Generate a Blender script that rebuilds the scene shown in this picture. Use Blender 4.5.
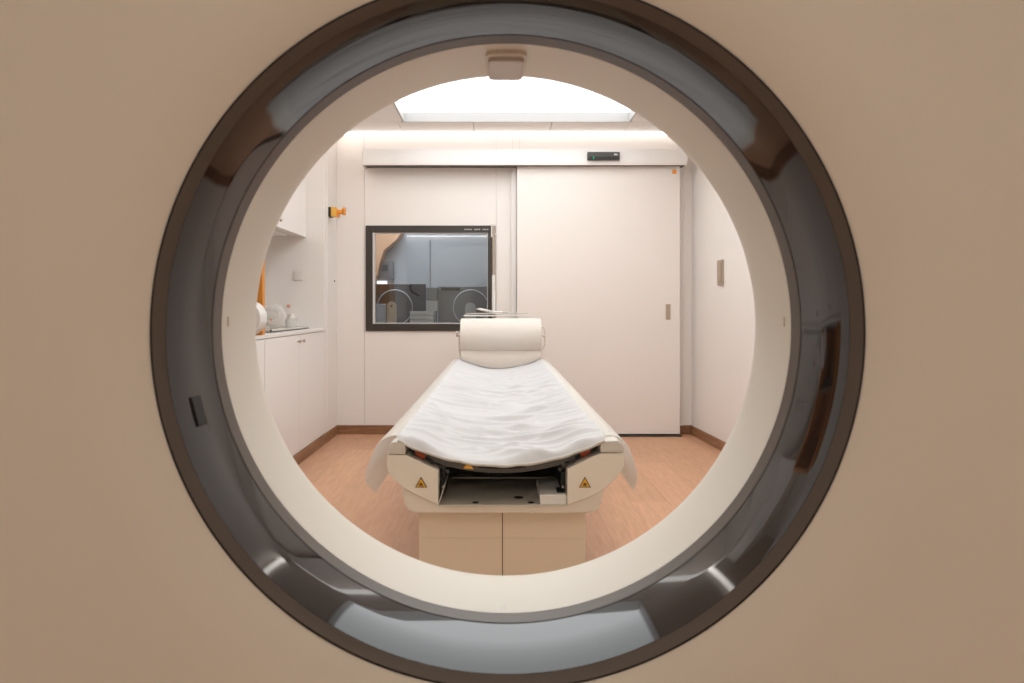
import bpy, bmesh, math, random
from mathutils import Vector, Matrix, noise
random.seed(7)
C = bpy.context.scene
for o in list(bpy.data.objects):
    bpy.data.objects.remove(o)
PI = math.pi

# ------------------------------------------------------------------ camera, world, exposure
CAM_H = 0.985
cd = bpy.data.cameras.new('camera')
cam = bpy.data.objects.new('camera', cd)
C.collection.objects.link(cam)
cam.location = (0, 0, CAM_H)
cam.rotation_euler = (PI / 2, 0, 0)
cd.sensor_width = 36
cd.lens = 24.01
cd.shift_x = 13.0 / 1024
cd.shift_y = -33.5 / 1024
cd.clip_start = 0.02
cd.dof.use_dof = True
cd.dof.focus_distance = 3.2
cd.dof.aperture_fstop = 7.0
C.camera = cam

w = bpy.data.worlds.new('world')
C.world = w
w.use_nodes = True
w.node_tree.nodes['Background'].inputs[0].default_value = (0.5, 0.48, 0.45, 1)
w.node_tree.nodes['Background'].inputs[1].default_value = 0.02

vs = C.view_settings
vs.view_transform = 'Standard'
vs.look = 'None'
vs.exposure = -0.08
vs.gamma = 1
vs.use_curve_mapping = False

PANEL_L = 3.5       # ceiling light panel over the room
REAR_FILL_L = 4.6        # unseen fill panel added behind the camera
STRIP_L = 8.0       # led strips in the ceiling corners

# ------------------------------------------------------------------ materials
def mat(name, col, rough=0.5, metal=0.0, ior=1.45, coat=0.0, bump=0.0, bscale=60, var=0.0, vscale=6,
        emit=None, estr=0.0, stretch=(1, 1, 1), trans=0.0):
    m = bpy.data.materials.new(name)
    m.use_nodes = True
    nt = m.node_tree
    b = nt.nodes['Principled BSDF']
    b.inputs['Base Color'].default_value = (*col, 1)
    b.inputs['Roughness'].default_value = rough
    b.inputs['Metallic'].default_value = metal
    b.inputs['IOR'].default_value = ior
    b.inputs['Coat Weight'].default_value = coat
    b.inputs['Transmission Weight'].default_value = trans
    tc = nt.nodes.new('ShaderNodeTexCoord')
    mp = nt.nodes.new('ShaderNodeMapping')
    mp.inputs['Scale'].default_value = stretch
    nt.links.new(tc.outputs['Object'], mp.inputs[0])
    if var > 0:
        n = nt.nodes.new('ShaderNodeTexNoise')
        n.inputs['Scale'].default_value = vscale
        n.inputs['Detail'].default_value = 6
        nt.links.new(mp.outputs[0], n.inputs[0])
        r = nt.nodes.new('ShaderNodeMix')
        r.data_type = 'RGBA'
        r.inputs[6].default_value = (*[c * (1 - var) for c in col], 1)
        r.inputs[7].default_value = (*[min(1, c * (1 + var)) for c in col], 1)
        nt.links.new(n.outputs[0], r.inputs[0])
        nt.links.new(r.outputs[2], b.inputs['Base Color'])
    if bump > 0:
        n2 = nt.nodes.new('ShaderNodeTexNoise')
        n2.inputs['Scale'].default_value = bscale
        n2.inputs['Detail'].default_value = 4
        nt.links.new(mp.outputs[0], n2.inputs[0])
        bp = nt.nodes.new('ShaderNodeBump')
        bp.inputs['Strength'].default_value = bump
        bp.inputs['Distance'].default_value = 0.002
        nt.links.new(n2.outputs[0], bp.inputs['Height'])
        nt.links.new(bp.outputs[0], b.inputs['Normal'])
    if emit:
        b.inputs['Emission Color'].default_value = (*emit, 1)
        b.inputs['Emission Strength'].default_value = estr
    return m

def wood_mat(name, c1, c2, stretch):
    m = bpy.data.materials.new(name)
    m.use_nodes = True
    nt = m.node_tree
    b = nt.nodes['Principled BSDF']
    b.inputs['Roughness'].default_value = 0.42
    tc = nt.nodes.new('ShaderNodeTexCoord')
    oi = nt.nodes.new('ShaderNodeObjectInfo')
    ad = nt.nodes.new('ShaderNodeVectorMath'); ad.operation = 'ADD'
    sc = nt.nodes.new('ShaderNodeVectorMath'); sc.operation = 'SCALE'
    cx = nt.nodes.new('ShaderNodeCombineXYZ')
    nt.links.new(oi.outputs['Random'], cx.inputs[0]); nt.links.new(oi.outputs['Random'], cx.inputs[1])
    nt.links.new(cx.outputs[0], sc.inputs[0]); sc.inputs['Scale'].default_value = 37
    mp = nt.nodes.new('ShaderNodeMapping'); mp.inputs['Scale'].default_value = stretch
    nt.links.new(tc.outputs['Object'], ad.inputs[0]); nt.links.new(sc.outputs[0], ad.inputs[1])
    nt.links.new(ad.outputs[0], mp.inputs[0])
    n = nt.nodes.new('ShaderNodeTexNoise'); n.inputs['Scale'].default_value = 9; n.inputs['Detail'].default_value = 8
    n.inputs['Distortion'].default_value = 0.6
    nt.links.new(mp.outputs[0], n.inputs[0])
    r = nt.nodes.new('ShaderNodeValToRGB')
    r.color_ramp.elements[0].position = 0.33; r.color_ramp.elements[0].color = (*c1, 1)
    r.color_ramp.elements[1].position = 0.68; r.color_ramp.elements[1].color = (*c2, 1)
    nt.links.new(n.outputs[0], r.inputs[0])
    hv = nt.nodes.new('ShaderNodeHueSaturation')
    mr = nt.nodes.new('ShaderNodeMapRange')
    mr.inputs[3].default_value = 0.94; mr.inputs[4].default_value = 1.06
    nt.links.new(oi.outputs['Random'], mr.inputs[0]); nt.links.new(mr.outputs[0], hv.inputs['Value'])
    nt.links.new(r.outputs[0], hv.inputs['Color'])
    nt.links.new(hv.outputs[0], b.inputs['Base Color'])
    bp = nt.nodes.new('ShaderNodeBump'); bp.inputs['Strength'].default_value = 0.12; bp.inputs['Distance'].default_value = 0.001
    nt.links.new(n.outputs[0], bp.inputs['Height']); nt.links.new(bp.outputs[0], b.inputs['Normal'])
    return m

def emit_mat(name, col, s):
    m = bpy.data.materials.new(name)
    m.use_nodes = True
    nt = m.node_tree
    nt.nodes.remove(nt.nodes['Principled BSDF'])
    e = nt.nodes.new('ShaderNodeEmission')
    e.inputs[0].default_value = (*col, 1); e.inputs[1].default_value = s
    nt.links.new(e.outputs[0], nt.nodes['Material Output'].inputs[0])
    return m

def sheet_mat(name, col, transl, transp):
    m = bpy.data.materials.new(name)
    m.use_nodes = True
    nt = m.node_tree
    b = nt.nodes['Principled BSDF']
    b.inputs['Base Color'].default_value = (*col, 1)
    b.inputs['Roughness'].default_value = 0.75
    b.inputs['Sheen Weight'].default_value = 0.1
    t = nt.nodes.new('ShaderNodeBsdfTranslucent'); t.inputs[0].default_value = (*col, 1)
    mx = nt.nodes.new('ShaderNodeMixShader'); mx.inputs[0].default_value = transl
    nt.links.new(b.outputs[0], mx.inputs[1]); nt.links.new(t.outputs[0], mx.inputs[2])
    last = mx
    if transp > 0:
        tr = nt.nodes.new('ShaderNodeBsdfTransparent')
        m2 = nt.nodes.new('ShaderNodeMixShader'); m2.inputs[0].default_value = transp
        nt.links.new(mx.outputs[0], m2.inputs[1]); nt.links.new(tr.outputs[0], m2.inputs[2])
        last = m2
    nt.links.new(last.outputs[0], nt.nodes['Material Output'].inputs[0])
    tc = nt.nodes.new('ShaderNodeTexCoord')
    n = nt.nodes.new('ShaderNodeTexNoise'); n.inputs['Scale'].default_value = 180; n.inputs['Detail'].default_value = 3
    nt.links.new(tc.outputs['Object'], n.inputs[0])
    bp = nt.nodes.new('ShaderNodeBump'); bp.inputs['Strength'].default_value = 0.08; bp.inputs['Distance'].default_value = 0.001
    nt.links.new(n.outputs[0], bp.inputs['Height']); nt.links.new(bp.outputs[0], b.inputs['Normal'])
    return m

M = {}
M['wall'] = mat('wall_laminate', (0.84, 0.79, 0.75), 0.45, bump=0.03, bscale=300, var=0.015, vscale=3)
M['joint'] = mat('wall_joint', (0.66, 0.62, 0.58), 0.7, var=0.03)
M['ceil'] = mat('ceiling_tile', (0.84, 0.80, 0.77), 0.7, bump=0.03, bscale=250, var=0.01)
M['cab'] = mat('cabinet_laminate', (0.84, 0.80, 0.77), 0.35, var=0.01, vscale=4, bump=0.02, bscale=250)
M['counter'] = mat('worktop', (0.80, 0.77, 0.74), 0.3, var=0.02, vscale=30)
M['door'] = mat('door_laminate', (0.83, 0.77, 0.725), 0.4, var=0.012, vscale=2, bump=0.02, bscale=300)
M['rail_cover'] = mat('painted_aluminium', (0.84, 0.82, 0.80), 0.35, var=0.01)
M['black'] = mat('black_plastic', (0.012, 0.012, 0.012), 0.45, var=0.1)
M['charcoal'] = mat('charcoal_plastic', (0.06, 0.055, 0.05), 0.4, var=0.05)
M['windowframe'] = mat('dark_window_frame', (0.045, 0.038, 0.033), 0.35, var=0.06, vscale=20)
M['gasket'] = mat('pale_gasket', (0.6, 0.58, 0.56), 0.4, var=0.02)
M['brass'] = mat('brushed_bronze', (0.46, 0.38, 0.30), 0.45, metal=0.5, var=0.08, vscale=40)
M['floor'] = wood_mat('wood_floor', (0.52, 0.275, 0.155), (0.61, 0.335, 0.20), (6.0, 0.6, 1))
M['floorjoint'] = mat('floor_joint', (0.36, 0.18, 0.09), 0.7, var=0.05)
M['base'] = wood_mat('wood_baseboard', (0.20, 0.095, 0.045), (0.34, 0.17, 0.085), (0.8, 0.8, 5))
M['orangewood'] = wood_mat('orange_wood', (0.55, 0.19, 0.02), (0.80, 0.34, 0.06), (3, 3, 0.5))
M['gantry'] = mat('gantry_plastic', (0.78, 0.725, 0.61), 0.42, bump=0.015, bscale=400, var=0.01, vscale=3)
M['bore'] = mat('bore_plastic', (0.80, 0.755, 0.67), 0.42, bump=0.01, bscale=400, var=0.01, vscale=3)
M['gloss'] = mat('glossy_black_ring', (0.022, 0.019, 0.018), 0.02, ior=1.5, var=0.05, vscale=5)
M['ringmatte'] = mat('satin_dark_ring', (0.12, 0.098, 0.08), 0.42, var=0.04, vscale=8)
M['seam'] = mat('dark_seam', (0.008, 0.007, 0.006), 0.6, var=0.1)
M['panel'] = emit_mat('light_panel_diffuser', (0.96, 0.99, 1.0), PANEL_L)
M['strip'] = emit_mat('led_strip_diffuser', (1.0, 0.93, 0.86), STRIP_L)
M['white'] = mat('white_plastic', (0.74, 0.71, 0.67), 0.35, var=0.01)
M['tablewhite'] = mat('table_cover_plastic', (0.80, 0.73, 0.63), 0.38, bump=0.02, bscale=300, var=0.015, vscale=8)
M['tablegrey'] = mat('table_cap_plastic', (0.62, 0.58, 0.52), 0.4, var=0.02)
M['pedestal'] = mat('pedestal_cover', (0.84, 0.73, 0.58), 0.45, bump=0.02, bscale=300, var=0.015)
M['metal'] = mat('brushed_steel_tray', (0.62, 0.56, 0.48), 0.38, metal=0.15, bump=0.05, bscale=200, stretch=(1, 14, 1), var=0.05)
M['cradle'] = mat('carbon_cradle', (0.085, 0.075, 0.065), 0.4, bump=0.05, bscale=300, var=0.1, vscale=60)
M['foam'] = mat('beige_cradle_rim', (0.55, 0.50, 0.44), 0.5, var=0.02)
M['orange'] = mat('orange_plastic', (0.85, 0.30, 0.03), 0.35, var=0.05)
M['yellow'] = mat('yellow_orange_plastic', (0.85, 0.48, 0.09), 0.35, var=0.05)
M['redorange'] = mat('red_orange_sticker', (0.62, 0.10, 0.03), 0.5, var=0.08, vscale=60)
M['warn'] = mat('warning_yellow', (0.80, 0.40, 0.03), 0.5, var=0.03)
M['sheet'] = sheet_mat('white_sheet', (0.64, 0.625, 0.625), 0.12, 0.0)
M['hem'] = sheet_mat('sheet_hem', (0.66, 0.62, 0.57), 0.2, 0.0)
M['drape'] = sheet_mat('translucent_sheet', (0.88, 0.85, 0.80), 0.42, 0.07)
M['paper'] = sheet_mat('paper_roll', (0.74, 0.675, 0.61), 0.05, 0.0)
M['glassplastic'] = sheet_mat('clear_plastic', (0.85, 0.84, 0.82), 0.3, 0.5)
M['greenled'] = emit_mat('green_led', (0.05, 0.6, 0.3), 0.7)
M['ctrlwall'] = mat('control_room_wall', (0.54, 0.555, 0.58), 0.6, var=0.03)
M['ctrldark'] = mat('control_room_dark_grey', (0.13, 0.13, 0.135), 0.5, var=0.05)
M['ctrlmid'] = mat('control_room_mid_grey', (0.24, 0.24, 0.245), 0.5, var=0.05)
M['peach'] = mat('peach_glow', (0.85, 0.50, 0.30), 0.6, var=0.12, vscale=5)
M['brownwood'] = wood_mat('brown_wood', (0.13, 0.07, 0.035), (0.24, 0.13, 0.07), (4, 4, 0.6))
M['beige'] = mat('beige_board', (0.66, 0.52, 0.36), 0.5, var=0.04)

g = bpy.data.materials.new('window_glass')
g.use_nodes = True
nt = g.node_tree
b = nt.nodes['Principled BSDF']
nt.nodes.remove(b)
tr = nt.nodes.new('ShaderNodeBsdfTransparent'); tr.inputs[0].default_value = (0.86, 0.9, 0.92, 1)
gl = nt.nodes.new('ShaderNodeBsdfGlossy'); gl.inputs['Roughness'].default_value = 0.01
fr = nt.nodes.new('ShaderNodeFresnel'); fr.inputs[0].default_value = 1.9
mx = nt.nodes.new('ShaderNodeMixShader')
nt.links.new(fr.outputs[0], mx.inputs[0]); nt.links.new(tr.outputs[0], mx.inputs[1]); nt.links.new(gl.outputs[0], mx.inputs[2])
nt.links.new(mx.outputs[0], nt.nodes['Material Output'].inputs[0])
M['glass'] = g

# ------------------------------------------------------------------ helpers
class MB:
    """collects shapes and links them as one mesh object"""
    def __init__(s):
        s.v = []; s.f = []
    def add(s, vs, fs):
        n = len(s.v)
        s.v += [tuple(p) for p in vs]; s.f += [tuple(i + n for i in f) for f in fs]
        return s
    def box(s, x0, x1, y0, y1, z0, z1, b=0.0):
        if b <= 0:
            vs_ = [(x, y, z) for z in (z0, z1) for y in (y0, y1) for x in (x0, x1)]
            return s.add(vs_, [(0, 2, 3, 1), (4, 5, 7, 6), (0, 1, 5, 4), (2, 6, 7, 3), (0, 4, 6, 2), (1, 3, 7, 5)])
        bm = bmesh.new()
        bmesh.ops.create_cube(bm, size=1)
        for v in bm.verts:
            v.co = Vector(((x0 + x1) / 2 + v.co.x * (x1 - x0), (y0 + y1) / 2 + v.co.y * (y1 - y0), (z0 + z1) / 2 + v.co.z * (z1 - z0)))
        bmesh.ops.bevel(bm, geom=bm.edges[:], offset=b, segments=2, affect='EDGES', profile=0.5)
        bm.verts.index_update()
        s.add([v.co.copy() for v in bm.verts], [[v.index for v in f.verts] for f in bm.faces])
        bm.free()
        return s
    def prism_y(s, poly, y0, y1):
        """poly of (x,z) extruded along y"""
        n = len(poly)
        vs_ = [(x, y0, z) for x, z in poly] + [(x, y1, z) for x, z in poly]
        fs = [tuple(range(n)), tuple(range(2 * n - 1, n - 1, -1))]
        fs += [(i, i + n, (i + 1) % n + n, (i + 1) % n) for i in range(n)]
        return s.add(vs_, fs)
    def prism_x(s, poly, x0, x1):
        n = len(poly)
        vs_ = [(x0, y, z) for y, z in poly] + [(x1, y, z) for y, z in poly]
        fs = [tuple(range(n)), tuple(range(2 * n - 1, n - 1, -1))]
        fs += [(i, i + n, (i + 1) % n + n, (i + 1) % n) for i in range(n)]
        return s.add(vs_, fs)
    def tube(s, pts, r, seg=10, cap=True):
        pts = [Vector(p) for p in pts]
        rs = r if isinstance(r, (list, tuple)) else [r] * len(pts)
        vs_, fs = [], []
        up = Vector((0, 0, 1))
        prev = None
        for i, p in enumerate(pts):
            d = (pts[min(i + 1, len(pts) - 1)] - pts[max(i - 1, 0)]).normalized()
            if prev is None:
                a = d.cross(up)
                if a.length < 0.05:
                    a = d.cross(Vector((1, 0, 0)))
            else:
                a = prev - d * prev.dot(d)
            a.normalize(); prev = a
            bb = d.cross(a)
            for k in range(seg):
                t = 2 * PI * k / seg
                vs_.append(p + a * math.cos(t) * rs[i] + bb * math.sin(t) * rs[i])
        for i in range(len(pts) - 1):
            for k in range(seg):
                fs.append((i * seg + k, i * seg + (k + 1) % seg, (i + 1) * seg + (k + 1) % seg, (i + 1) * seg + k))
        if cap:
            fs.append(tuple(range(seg - 1, -1, -1))); fs.append(tuple(range((len(pts) - 1) * seg, len(pts) * seg)))
        return s.add(vs_, fs)
    def lathe(s, prof, c, axis='y', seg=48, closed=False):
        """prof: list of (along axis, radius)"""
        vs_, fs = [], []
        for a, r in prof:
            for k in range(seg):
                t = 2 * PI * k / seg
                u_, v_ = r * math.sin(t), r * math.cos(t)
                if axis == 'y': vs_.append((c[0] + u_, c[1] + a, c[2] + v_))
                elif axis == 'x': vs_.append((c[0] + a, c[1] + u_, c[2] + v_))
                else: vs_.append((c[0] + u_, c[1] + v_, c[2] + a))
        n = len(prof)
        for i in range(n if closed else n - 1):
            j = (i + 1) % n
            for k in range(seg):
                fs.append((i * seg + k, i * seg + (k + 1) % seg, j * seg + (k + 1) % seg, j * seg + k))
        if not closed:
            if prof[0][1] > 1e-6: fs.append(tuple(range(seg - 1, -1, -1)))
            if prof[-1][1] > 1e-6: fs.append(tuple(range((n - 1) * seg, n * seg)))
        return s.add(vs_, fs)
    def grid(s, fn, nu, nv):
        vs_ = [fn(i / nu, j / nv) for i in range(nu + 1) for j in range(nv + 1)]
        fs = [(i * (nv + 1) + j, i * (nv + 1) + j + 1, (i + 1) * (nv + 1) + j + 1, (i + 1) * (nv + 1) + j) for i in range(nu) for j in range(nv)]
        return s.add(vs_, fs)
    def build(s, name, m, parent=None, smooth=False, bevel=0.0, solid=0.0, angle=35, origin=None):
        me = bpy.data.meshes.new(name)
        me.from_pydata(s.v, [], s.f)
        bm = bmesh.new(); bm.from_mesh(me)
        bmesh.ops.recalc_face_normals(bm, faces=bm.faces[:])
        bm.to_mesh(me); bm.free()
        me.materials.append(m)
        o = bpy.data.objects.new(name, me)
        C.collection.objects.link(o)
        if parent is not None:
            o.parent = parent
            L = Vector((0, 0, 0)); q = parent
            while q is not None:
                L += q.location; q = q.parent
            me.transform(Matrix.Translation(-L))
        elif origin is not None:
            me.transform(Matrix.Translation(-Vector(origin))); o.location = origin
        if smooth:
            for p in me.polygons: p.use_smooth = True
            me.update()
            try:
                me.set_sharp_from_angle(angle=math.radians(angle))
            except Exception:
                pass
        if solid:
            md = o.modifiers.new('thickness', 'SOLIDIFY'); md.thickness = solid; md.offset = 0
        if bevel:
            md = o.modifiers.new('bevel', 'BEVEL'); md.width = bevel; md.segments = 2; md.limit_method = 'ANGLE'
        return o

def tag(o, label=None, cat=None, group=None, kind=None):
    if label: o['label'] = label
    if cat: o['category'] = cat
    if group: o['group'] = group
    if kind: o['kind'] = kind
    return o
def thing(name, label, cat, loc=(0, 0, 0), group=None):
    o = bpy.data.objects.new(name, None)
    C.collection.objects.link(o)
    o.location = loc
    o.empty_display_size = 0.1
    return tag(o, label, cat, group)
def struct(o, label=None):
    return tag(o, label, kind='structure')

# ------------------------------------------------------------------ room dimensions
YB = 5.345      # back wall
XL = -1.27      # cabinet front plane / left wall
ZC = 2.35
YR = -2.2       # wall behind the camera
XRf, XRb = 1.60, 1.505
XNB = -1.87     # back of the niche

# floor with planks
fl = struct(MB().box(-2.1, 2.0, YR, YB + 0.1, -0.06, -0.004).build('floor', M['floorjoint']), 'warm orange-brown wood plank floor')
PW, PL = 0.19, 1.3
k = 0
x = -1.99
while x < 1.75:
    off = (k * 0.43) % PL
    y = YR - off
    while y < YB:
        y0, y1 = max(y, YR), min(y + PL, YB)
        x1 = min(x + PW, 1.75)
        if y1 - y0 > 0.05:
            MB().box(x + 0.0003, x1 - 0.0003, y0 + 0.0003, y1 - 0.0003, -0.006, 0).build('plank', M['floor'], fl)
        y += PL
    x += PW; k += 1

# back wall with window opening
WX0, WX1, WZ0, WZ1 = -1.04, -0.032, 0.807, 1.628
wb = MB()
wb.box(-1.97, WX0, YB, YB + 0.1, 0, ZC + 0.1).box(WX1, 1.75, YB, YB + 0.1, 0, ZC + 0.1)
wb.box(WX0, WX1, YB, YB + 0.1, 0, WZ0).box(WX0, WX1, YB, YB + 0.1, WZ1, ZC + 0.1)
wall_back = struct(wb.build('wall_back', M['joint']), 'white panelled wall at the far end of the room')
g_ = 0.0012
def wpanel(x0, x1, z0, z1):
    MB().box(x0 + g_, x1 - g_, YB - 0.008, YB, z0 + g_, z1 - g_).build('wall_panel', M['wall'], wall_back)
wpanel(XL, -1.052, 0.0, ZC)
wpanel(-1.052, -0.022, 0.0, WZ0)
wpanel(-1.052, -0.022, WZ1, ZC)
wpanel(-1.052, WX0, WZ0, WZ1)
wpanel(-0.022, 0.105, 0.0, ZC)
wpanel(0.105, 0.16, 0.0, ZC)
wpanel(0.16, 1.40, 0.0, ZC)
wpanel(1.40, XRb + 0.01, 0.0, ZC)

# right wall
def wall_poly(name, pts, m, z0, z1, t):
    poly = pts + [(p[0] + t, p[1]) for p in reversed(pts)]
    n = len(poly)
    vs_ = [(x, y, z0) for x, y in poly] + [(x, y, z1) for x, y in poly]
    fs = [tuple(range(n)), tuple(range(2 * n - 1, n - 1, -1))] + [(i, i + n, (i + 1) % n + n, (i + 1) % n) for i in range(n)]
    return MB().add(vs_, fs).build(name, m)
rw = [(XRb, YB), (1.545, 4.66), (1.60, 3.6), (1.60, YR)]
wall_right = struct(wall_poly('wall_right', rw, M['wall'], 0, ZC + 0.1, 0.15), 'smooth white wall on the right')
# left wall
wl = MB()
struct(MB().box(-2.1, -1.97, YR, 1.3, 0, ZC + 0.1).box(-2.1, XL, 1.3, 2.40, 0, ZC + 0.1).build('wall_left_front', M['wall']), 'white wall left of the scanner')
wl.box(-1.97, XNB, 2.40, YB, 0, ZC + 0.1)
wall_left = struct(wl.build('wall_left', M['wall']), 'white wall behind the cabinets on the left')
struct(MB().box(-2.1, 1.75, YR - 0.1, YR, 0, ZC + 0.1).build('wall_rear', M['wall']), 'white wall behind the camera')
fp = MB().box(XNB, XL, 4.975, YB - 0.008, 0.0, ZC - 0.001)
filler = struct(fp.build('trim_1', M['cab'], bevel=0.002), 'tall white end panel between cabinets and back wall')
MB().box(XL, XL + 0.004, 5.035, 5.325, 0.072, ZC - 0.04).build('cover_strip', M['wall'], filler)
MB().box(XL + 0.004, XL + 0.008, 5.245, 5.262, 1.185, 1.20).build('keyhole', M['charcoal'], filler)

# baseboards
bl = MB().box(XL, XL + 0.012, 2.42, YB - 0.008, 0, 0.07)
struct(bl.build('baseboard_left', M['base']), 'brown wood baseboard under the left cabinets')
bb = MB().box(XL + 0.012, 0.10, YB - 0.022, YB - 0.009, 0, 0.07)
bb.box(1.405, XRb - 0.014, YB - 0.022, YB - 0.009, 0, 0.07)
struct(bb.build('baseboard_back', M['base']), 'brown wood baseboard along the back wall')
rb = [(p[0] - 0.013, p[1] - (0.009 if i == 0 else 0)) for i, p in enumerate(rw)]
struct(wall_poly('baseboard_right', rb, M['base'], 0, 0.07, 0.0125), 'brown wood baseboard along the right wall')

# ceiling : slab, tiles round the light panel
HX0, HX1, HY0, HY1 = -0.705, 0.962, 1.30, 5.0
ceil = struct(MB().box(-2.1, 1.75, YR, YB + 0.1, ZC + 0.08, ZC + 0.16).build('ceiling', M['joint']), 'white tiled ceiling')
def ctile(x0, x1, y0, y1):
    MB().box(x0 + 0.002, x1 - 0.002, y0 + 0.002, y1 - 0.002, ZC, ZC + 0.08).build('ceiling_tile', M['ceil'], ceil)
xs = [-1.87, XL, HX0 - 0.04, -0.19, 0.39, HX1, 1.60]
for a, b_ in zip(xs, xs[1:]):
    ctile(a, b_, HY1, YB)
ys = [YR, -1.6, -0.9, -0.2, 0.4, 0.9, 1.3, 1.75, 2.2, 2.8, 3.4, 4.0, 4.55, 5.0]
for a, b_ in zip(ys, ys[1:]):
    ctile(-1.97, XL, a, b_); ctile(XL, HX0, a, b_); ctile(HX1, 1.60, a, b_)
for a, b_ in zip(ys[:6], ys[1:7]):
    ctile(HX0, 0.12, a, b_); ctile(0.12, HX1, a, b_)
# ceiling light panel
lp = thing('ceiling_light_panel', 'large bright rectangular light panel recessed in the white ceiling', 'ceiling light', (0.13, 2.0, ZC))
MB().box(HX0 + 0.01, HX1 - 0.01, HY0 + 0.01, HY1 - 0.01, ZC + 0.066, ZC + 0.079).build('diffuser', M['panel'], lp)
fm = MB()
t_ = 0.012
fm.box(HX0 - 0.012, HX1 + 0.012, HY1 - t_, HY1, ZC - 0.004, ZC + 0.066)
fm.box(HX0 - 0.012, HX1 + 0.012, HY0, HY0 + t_, ZC - 0.004, ZC + 0.066)
fm.box(HX0, HX0 + t_, HY0 + t_, HY1 - t_, ZC - 0.004, ZC + 0.066)
fm.box(HX1 - t_, HX1, HY0 + t_, HY1 - t_, ZC - 0.004, ZC + 0.066)
fm.build('frame', mat('panel_frame', (0.46, 0.45, 0.44), 0.5, var=0.02), lp)

rl_ = thing('ceiling_light_panel', 'unseen fill panel added in the ceiling behind the camera', 'ceiling light', (0.1, -1.1, ZC - 0.02))  # fill light added to brighten the gantry face, never in view
MB().box(-0.5, 0.7, -1.6, -0.7, ZC - 0.018, ZC - 0.006).build('diffuser', emit_mat('rear_fill_diffuser', (1.0, 0.93, 0.84), REAR_FILL_L), rl_)
MB().box(-0.52, 0.72, -1.62, -0.68, ZC - 0.0058, ZC).build('frame', M['rail_cover'], rl_)

# led strips in the ceiling corners
M['backstrip'] = emit_mat('back_led_strip_diffuser', (1.0, 0.95, 0.90), 3.2)
def strip(x0, x1, y0, y1, label, m=None):
    t = thing('led_light_strip', label, 'light strip', ((x0 + x1) / 2, (y0 + y1) / 2, ZC - 0.03), 'led strips round the ceiling')
    MB().box(x0, x1, y0, y1, ZC - 0.028, ZC - 0.003).build('diffuser', m or M['strip'], t)
    MB().box(x0 - 0.003, x1 + 0.003, y0 - 0.003, y1 + 0.003, ZC - 0.003, ZC).build('channel', M['rail_cover'], t)
strip(-1.22, 1.46, 5.275, 5.30, 'thin glowing strip along the ceiling above the sliding door rail', M['backstrip'])
strip(1.52, 1.545, 0.7, 4.5, 'thin glowing strip along the ceiling over the right wall')
strip(-1.25, -1.225, 0.7, 5.25, 'thin glowing strip along the ceiling over the left cabinets')
strip(-1.92, 1.45, YR + 0.05, YR + 0.075, 'thin glowing strip along the ceiling behind the camera')

# ------------------------------------------------------------------ window
win = MB()
fy0, fy1 = YB - 0.022, YB + 0.06
FW = 0.055
window = thing('window_1', 'dark framed interior window looking into the control room', None, (WX0, fy0, WZ0)); window['kind'] = 'structure'
def frame_bar(x0, x1, z0, z1):
    MB().box(x0, x1, fy0, fy1, z0, z1).build('frame_bar', M['windowframe'], window, bevel=0.0015)
frame_bar(WX0, WX0 + FW, WZ0, WZ1)
frame_bar(WX1 - FW, WX1, WZ0, WZ1)
frame_bar(WX0 + FW, WX1 - FW, WZ1 - FW, WZ1)
frame_bar(WX0 + FW, WX1 - FW, WZ0, WZ0 + FW)
gm = MB()
a, b_, c_, d_ = WX0 + FW, WX1 - FW, WZ0 + FW, WZ1 - FW
gt = 0.012
gm.box(a, a + gt * 1.4, fy0 + 0.002, fy0 + 0.03, c_, d_).box(b_ - gt * 0.4, b_, fy0 + 0.006, fy0 + 0.03, c_, d_)
gm.box(a, b_, fy0 + 0.006, fy0 + 0.03, c_, c_ + gt * 0.6).box(a, b_, fy0 + 0.006, fy0 + 0.03, d_ - gt * 0.5, d_)
gm.build('gasket', M['gasket'], window)
MB().add([(a, fy0 + 0.03, c_), (b_, fy0 + 0.03, c_), (b_, fy0 + 0.03, d_), (a, fy0 + 0.03, d_)], [(0, 1, 2, 3)]).build('glass_pane', M['glass'], window)
nm = MB()
for i in range(12):
    if i in (4, 8): continue
    nm.box(-0.27 + i * 0.016, -0.27 + i * 0.016 + 0.010, fy0 - 0.001, fy0, WZ1 - 0.034, WZ1 - 0.027)
nm.build('printed_mark', M['gasket'], window)

# ------------------------------------------------------------------ sliding door
DX0, DX1 = 0.138, 1.389
door = struct(MB().box(DX0, DX1, 5.24, 5.28, 0.018, 2.075).build('door_1', M['door'], bevel=0.002), 'wide plain white sliding door leaf')
hx, hz = 1.297, 0.955
hp = MB()
hp.box(hx - 0.0175, hx + 0.0175, 5.236, 5.24, hz - 0.06, hz + 0.06, 0.0)
h_ = hp.build('recessed_handle', M['brass'], door, bevel=0.002)
h_['label'] = 'bronze flush pull near the right edge'
MB().box(hx - 0.008, hx + 0.008, 5.2345, 5.236, hz - 0.045, hz + 0.045).build('handle_cup', M['brass'], h_)
st = MB().box(1.33, 1.362, 5.2385, 5.24, 2.015, 2.045).build('sticker', M['orange'], door); st['label'] = 'small orange sticker'
struct(MB().box(0.095, 0.1365, YB - 0.045, YB - 0.008, 0.0, 2.08).build('trim_2', M['cab'], bevel=0.002), 'narrow white door jamb left of the sliding door')
struct(MB().box(1.405, 1.435, YB - 0.03, YB - 0.008, 0.07, 2.08).build('trim_3', M['cab'], bevel=0.002), 'narrow white door jamb right of the sliding door')
struct(MB().box(0.10, 1.40, 5.22, 5.30, 0.0, 0.008).build('trim_4', M['charcoal']), 'dark floor guide under the sliding door')

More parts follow.
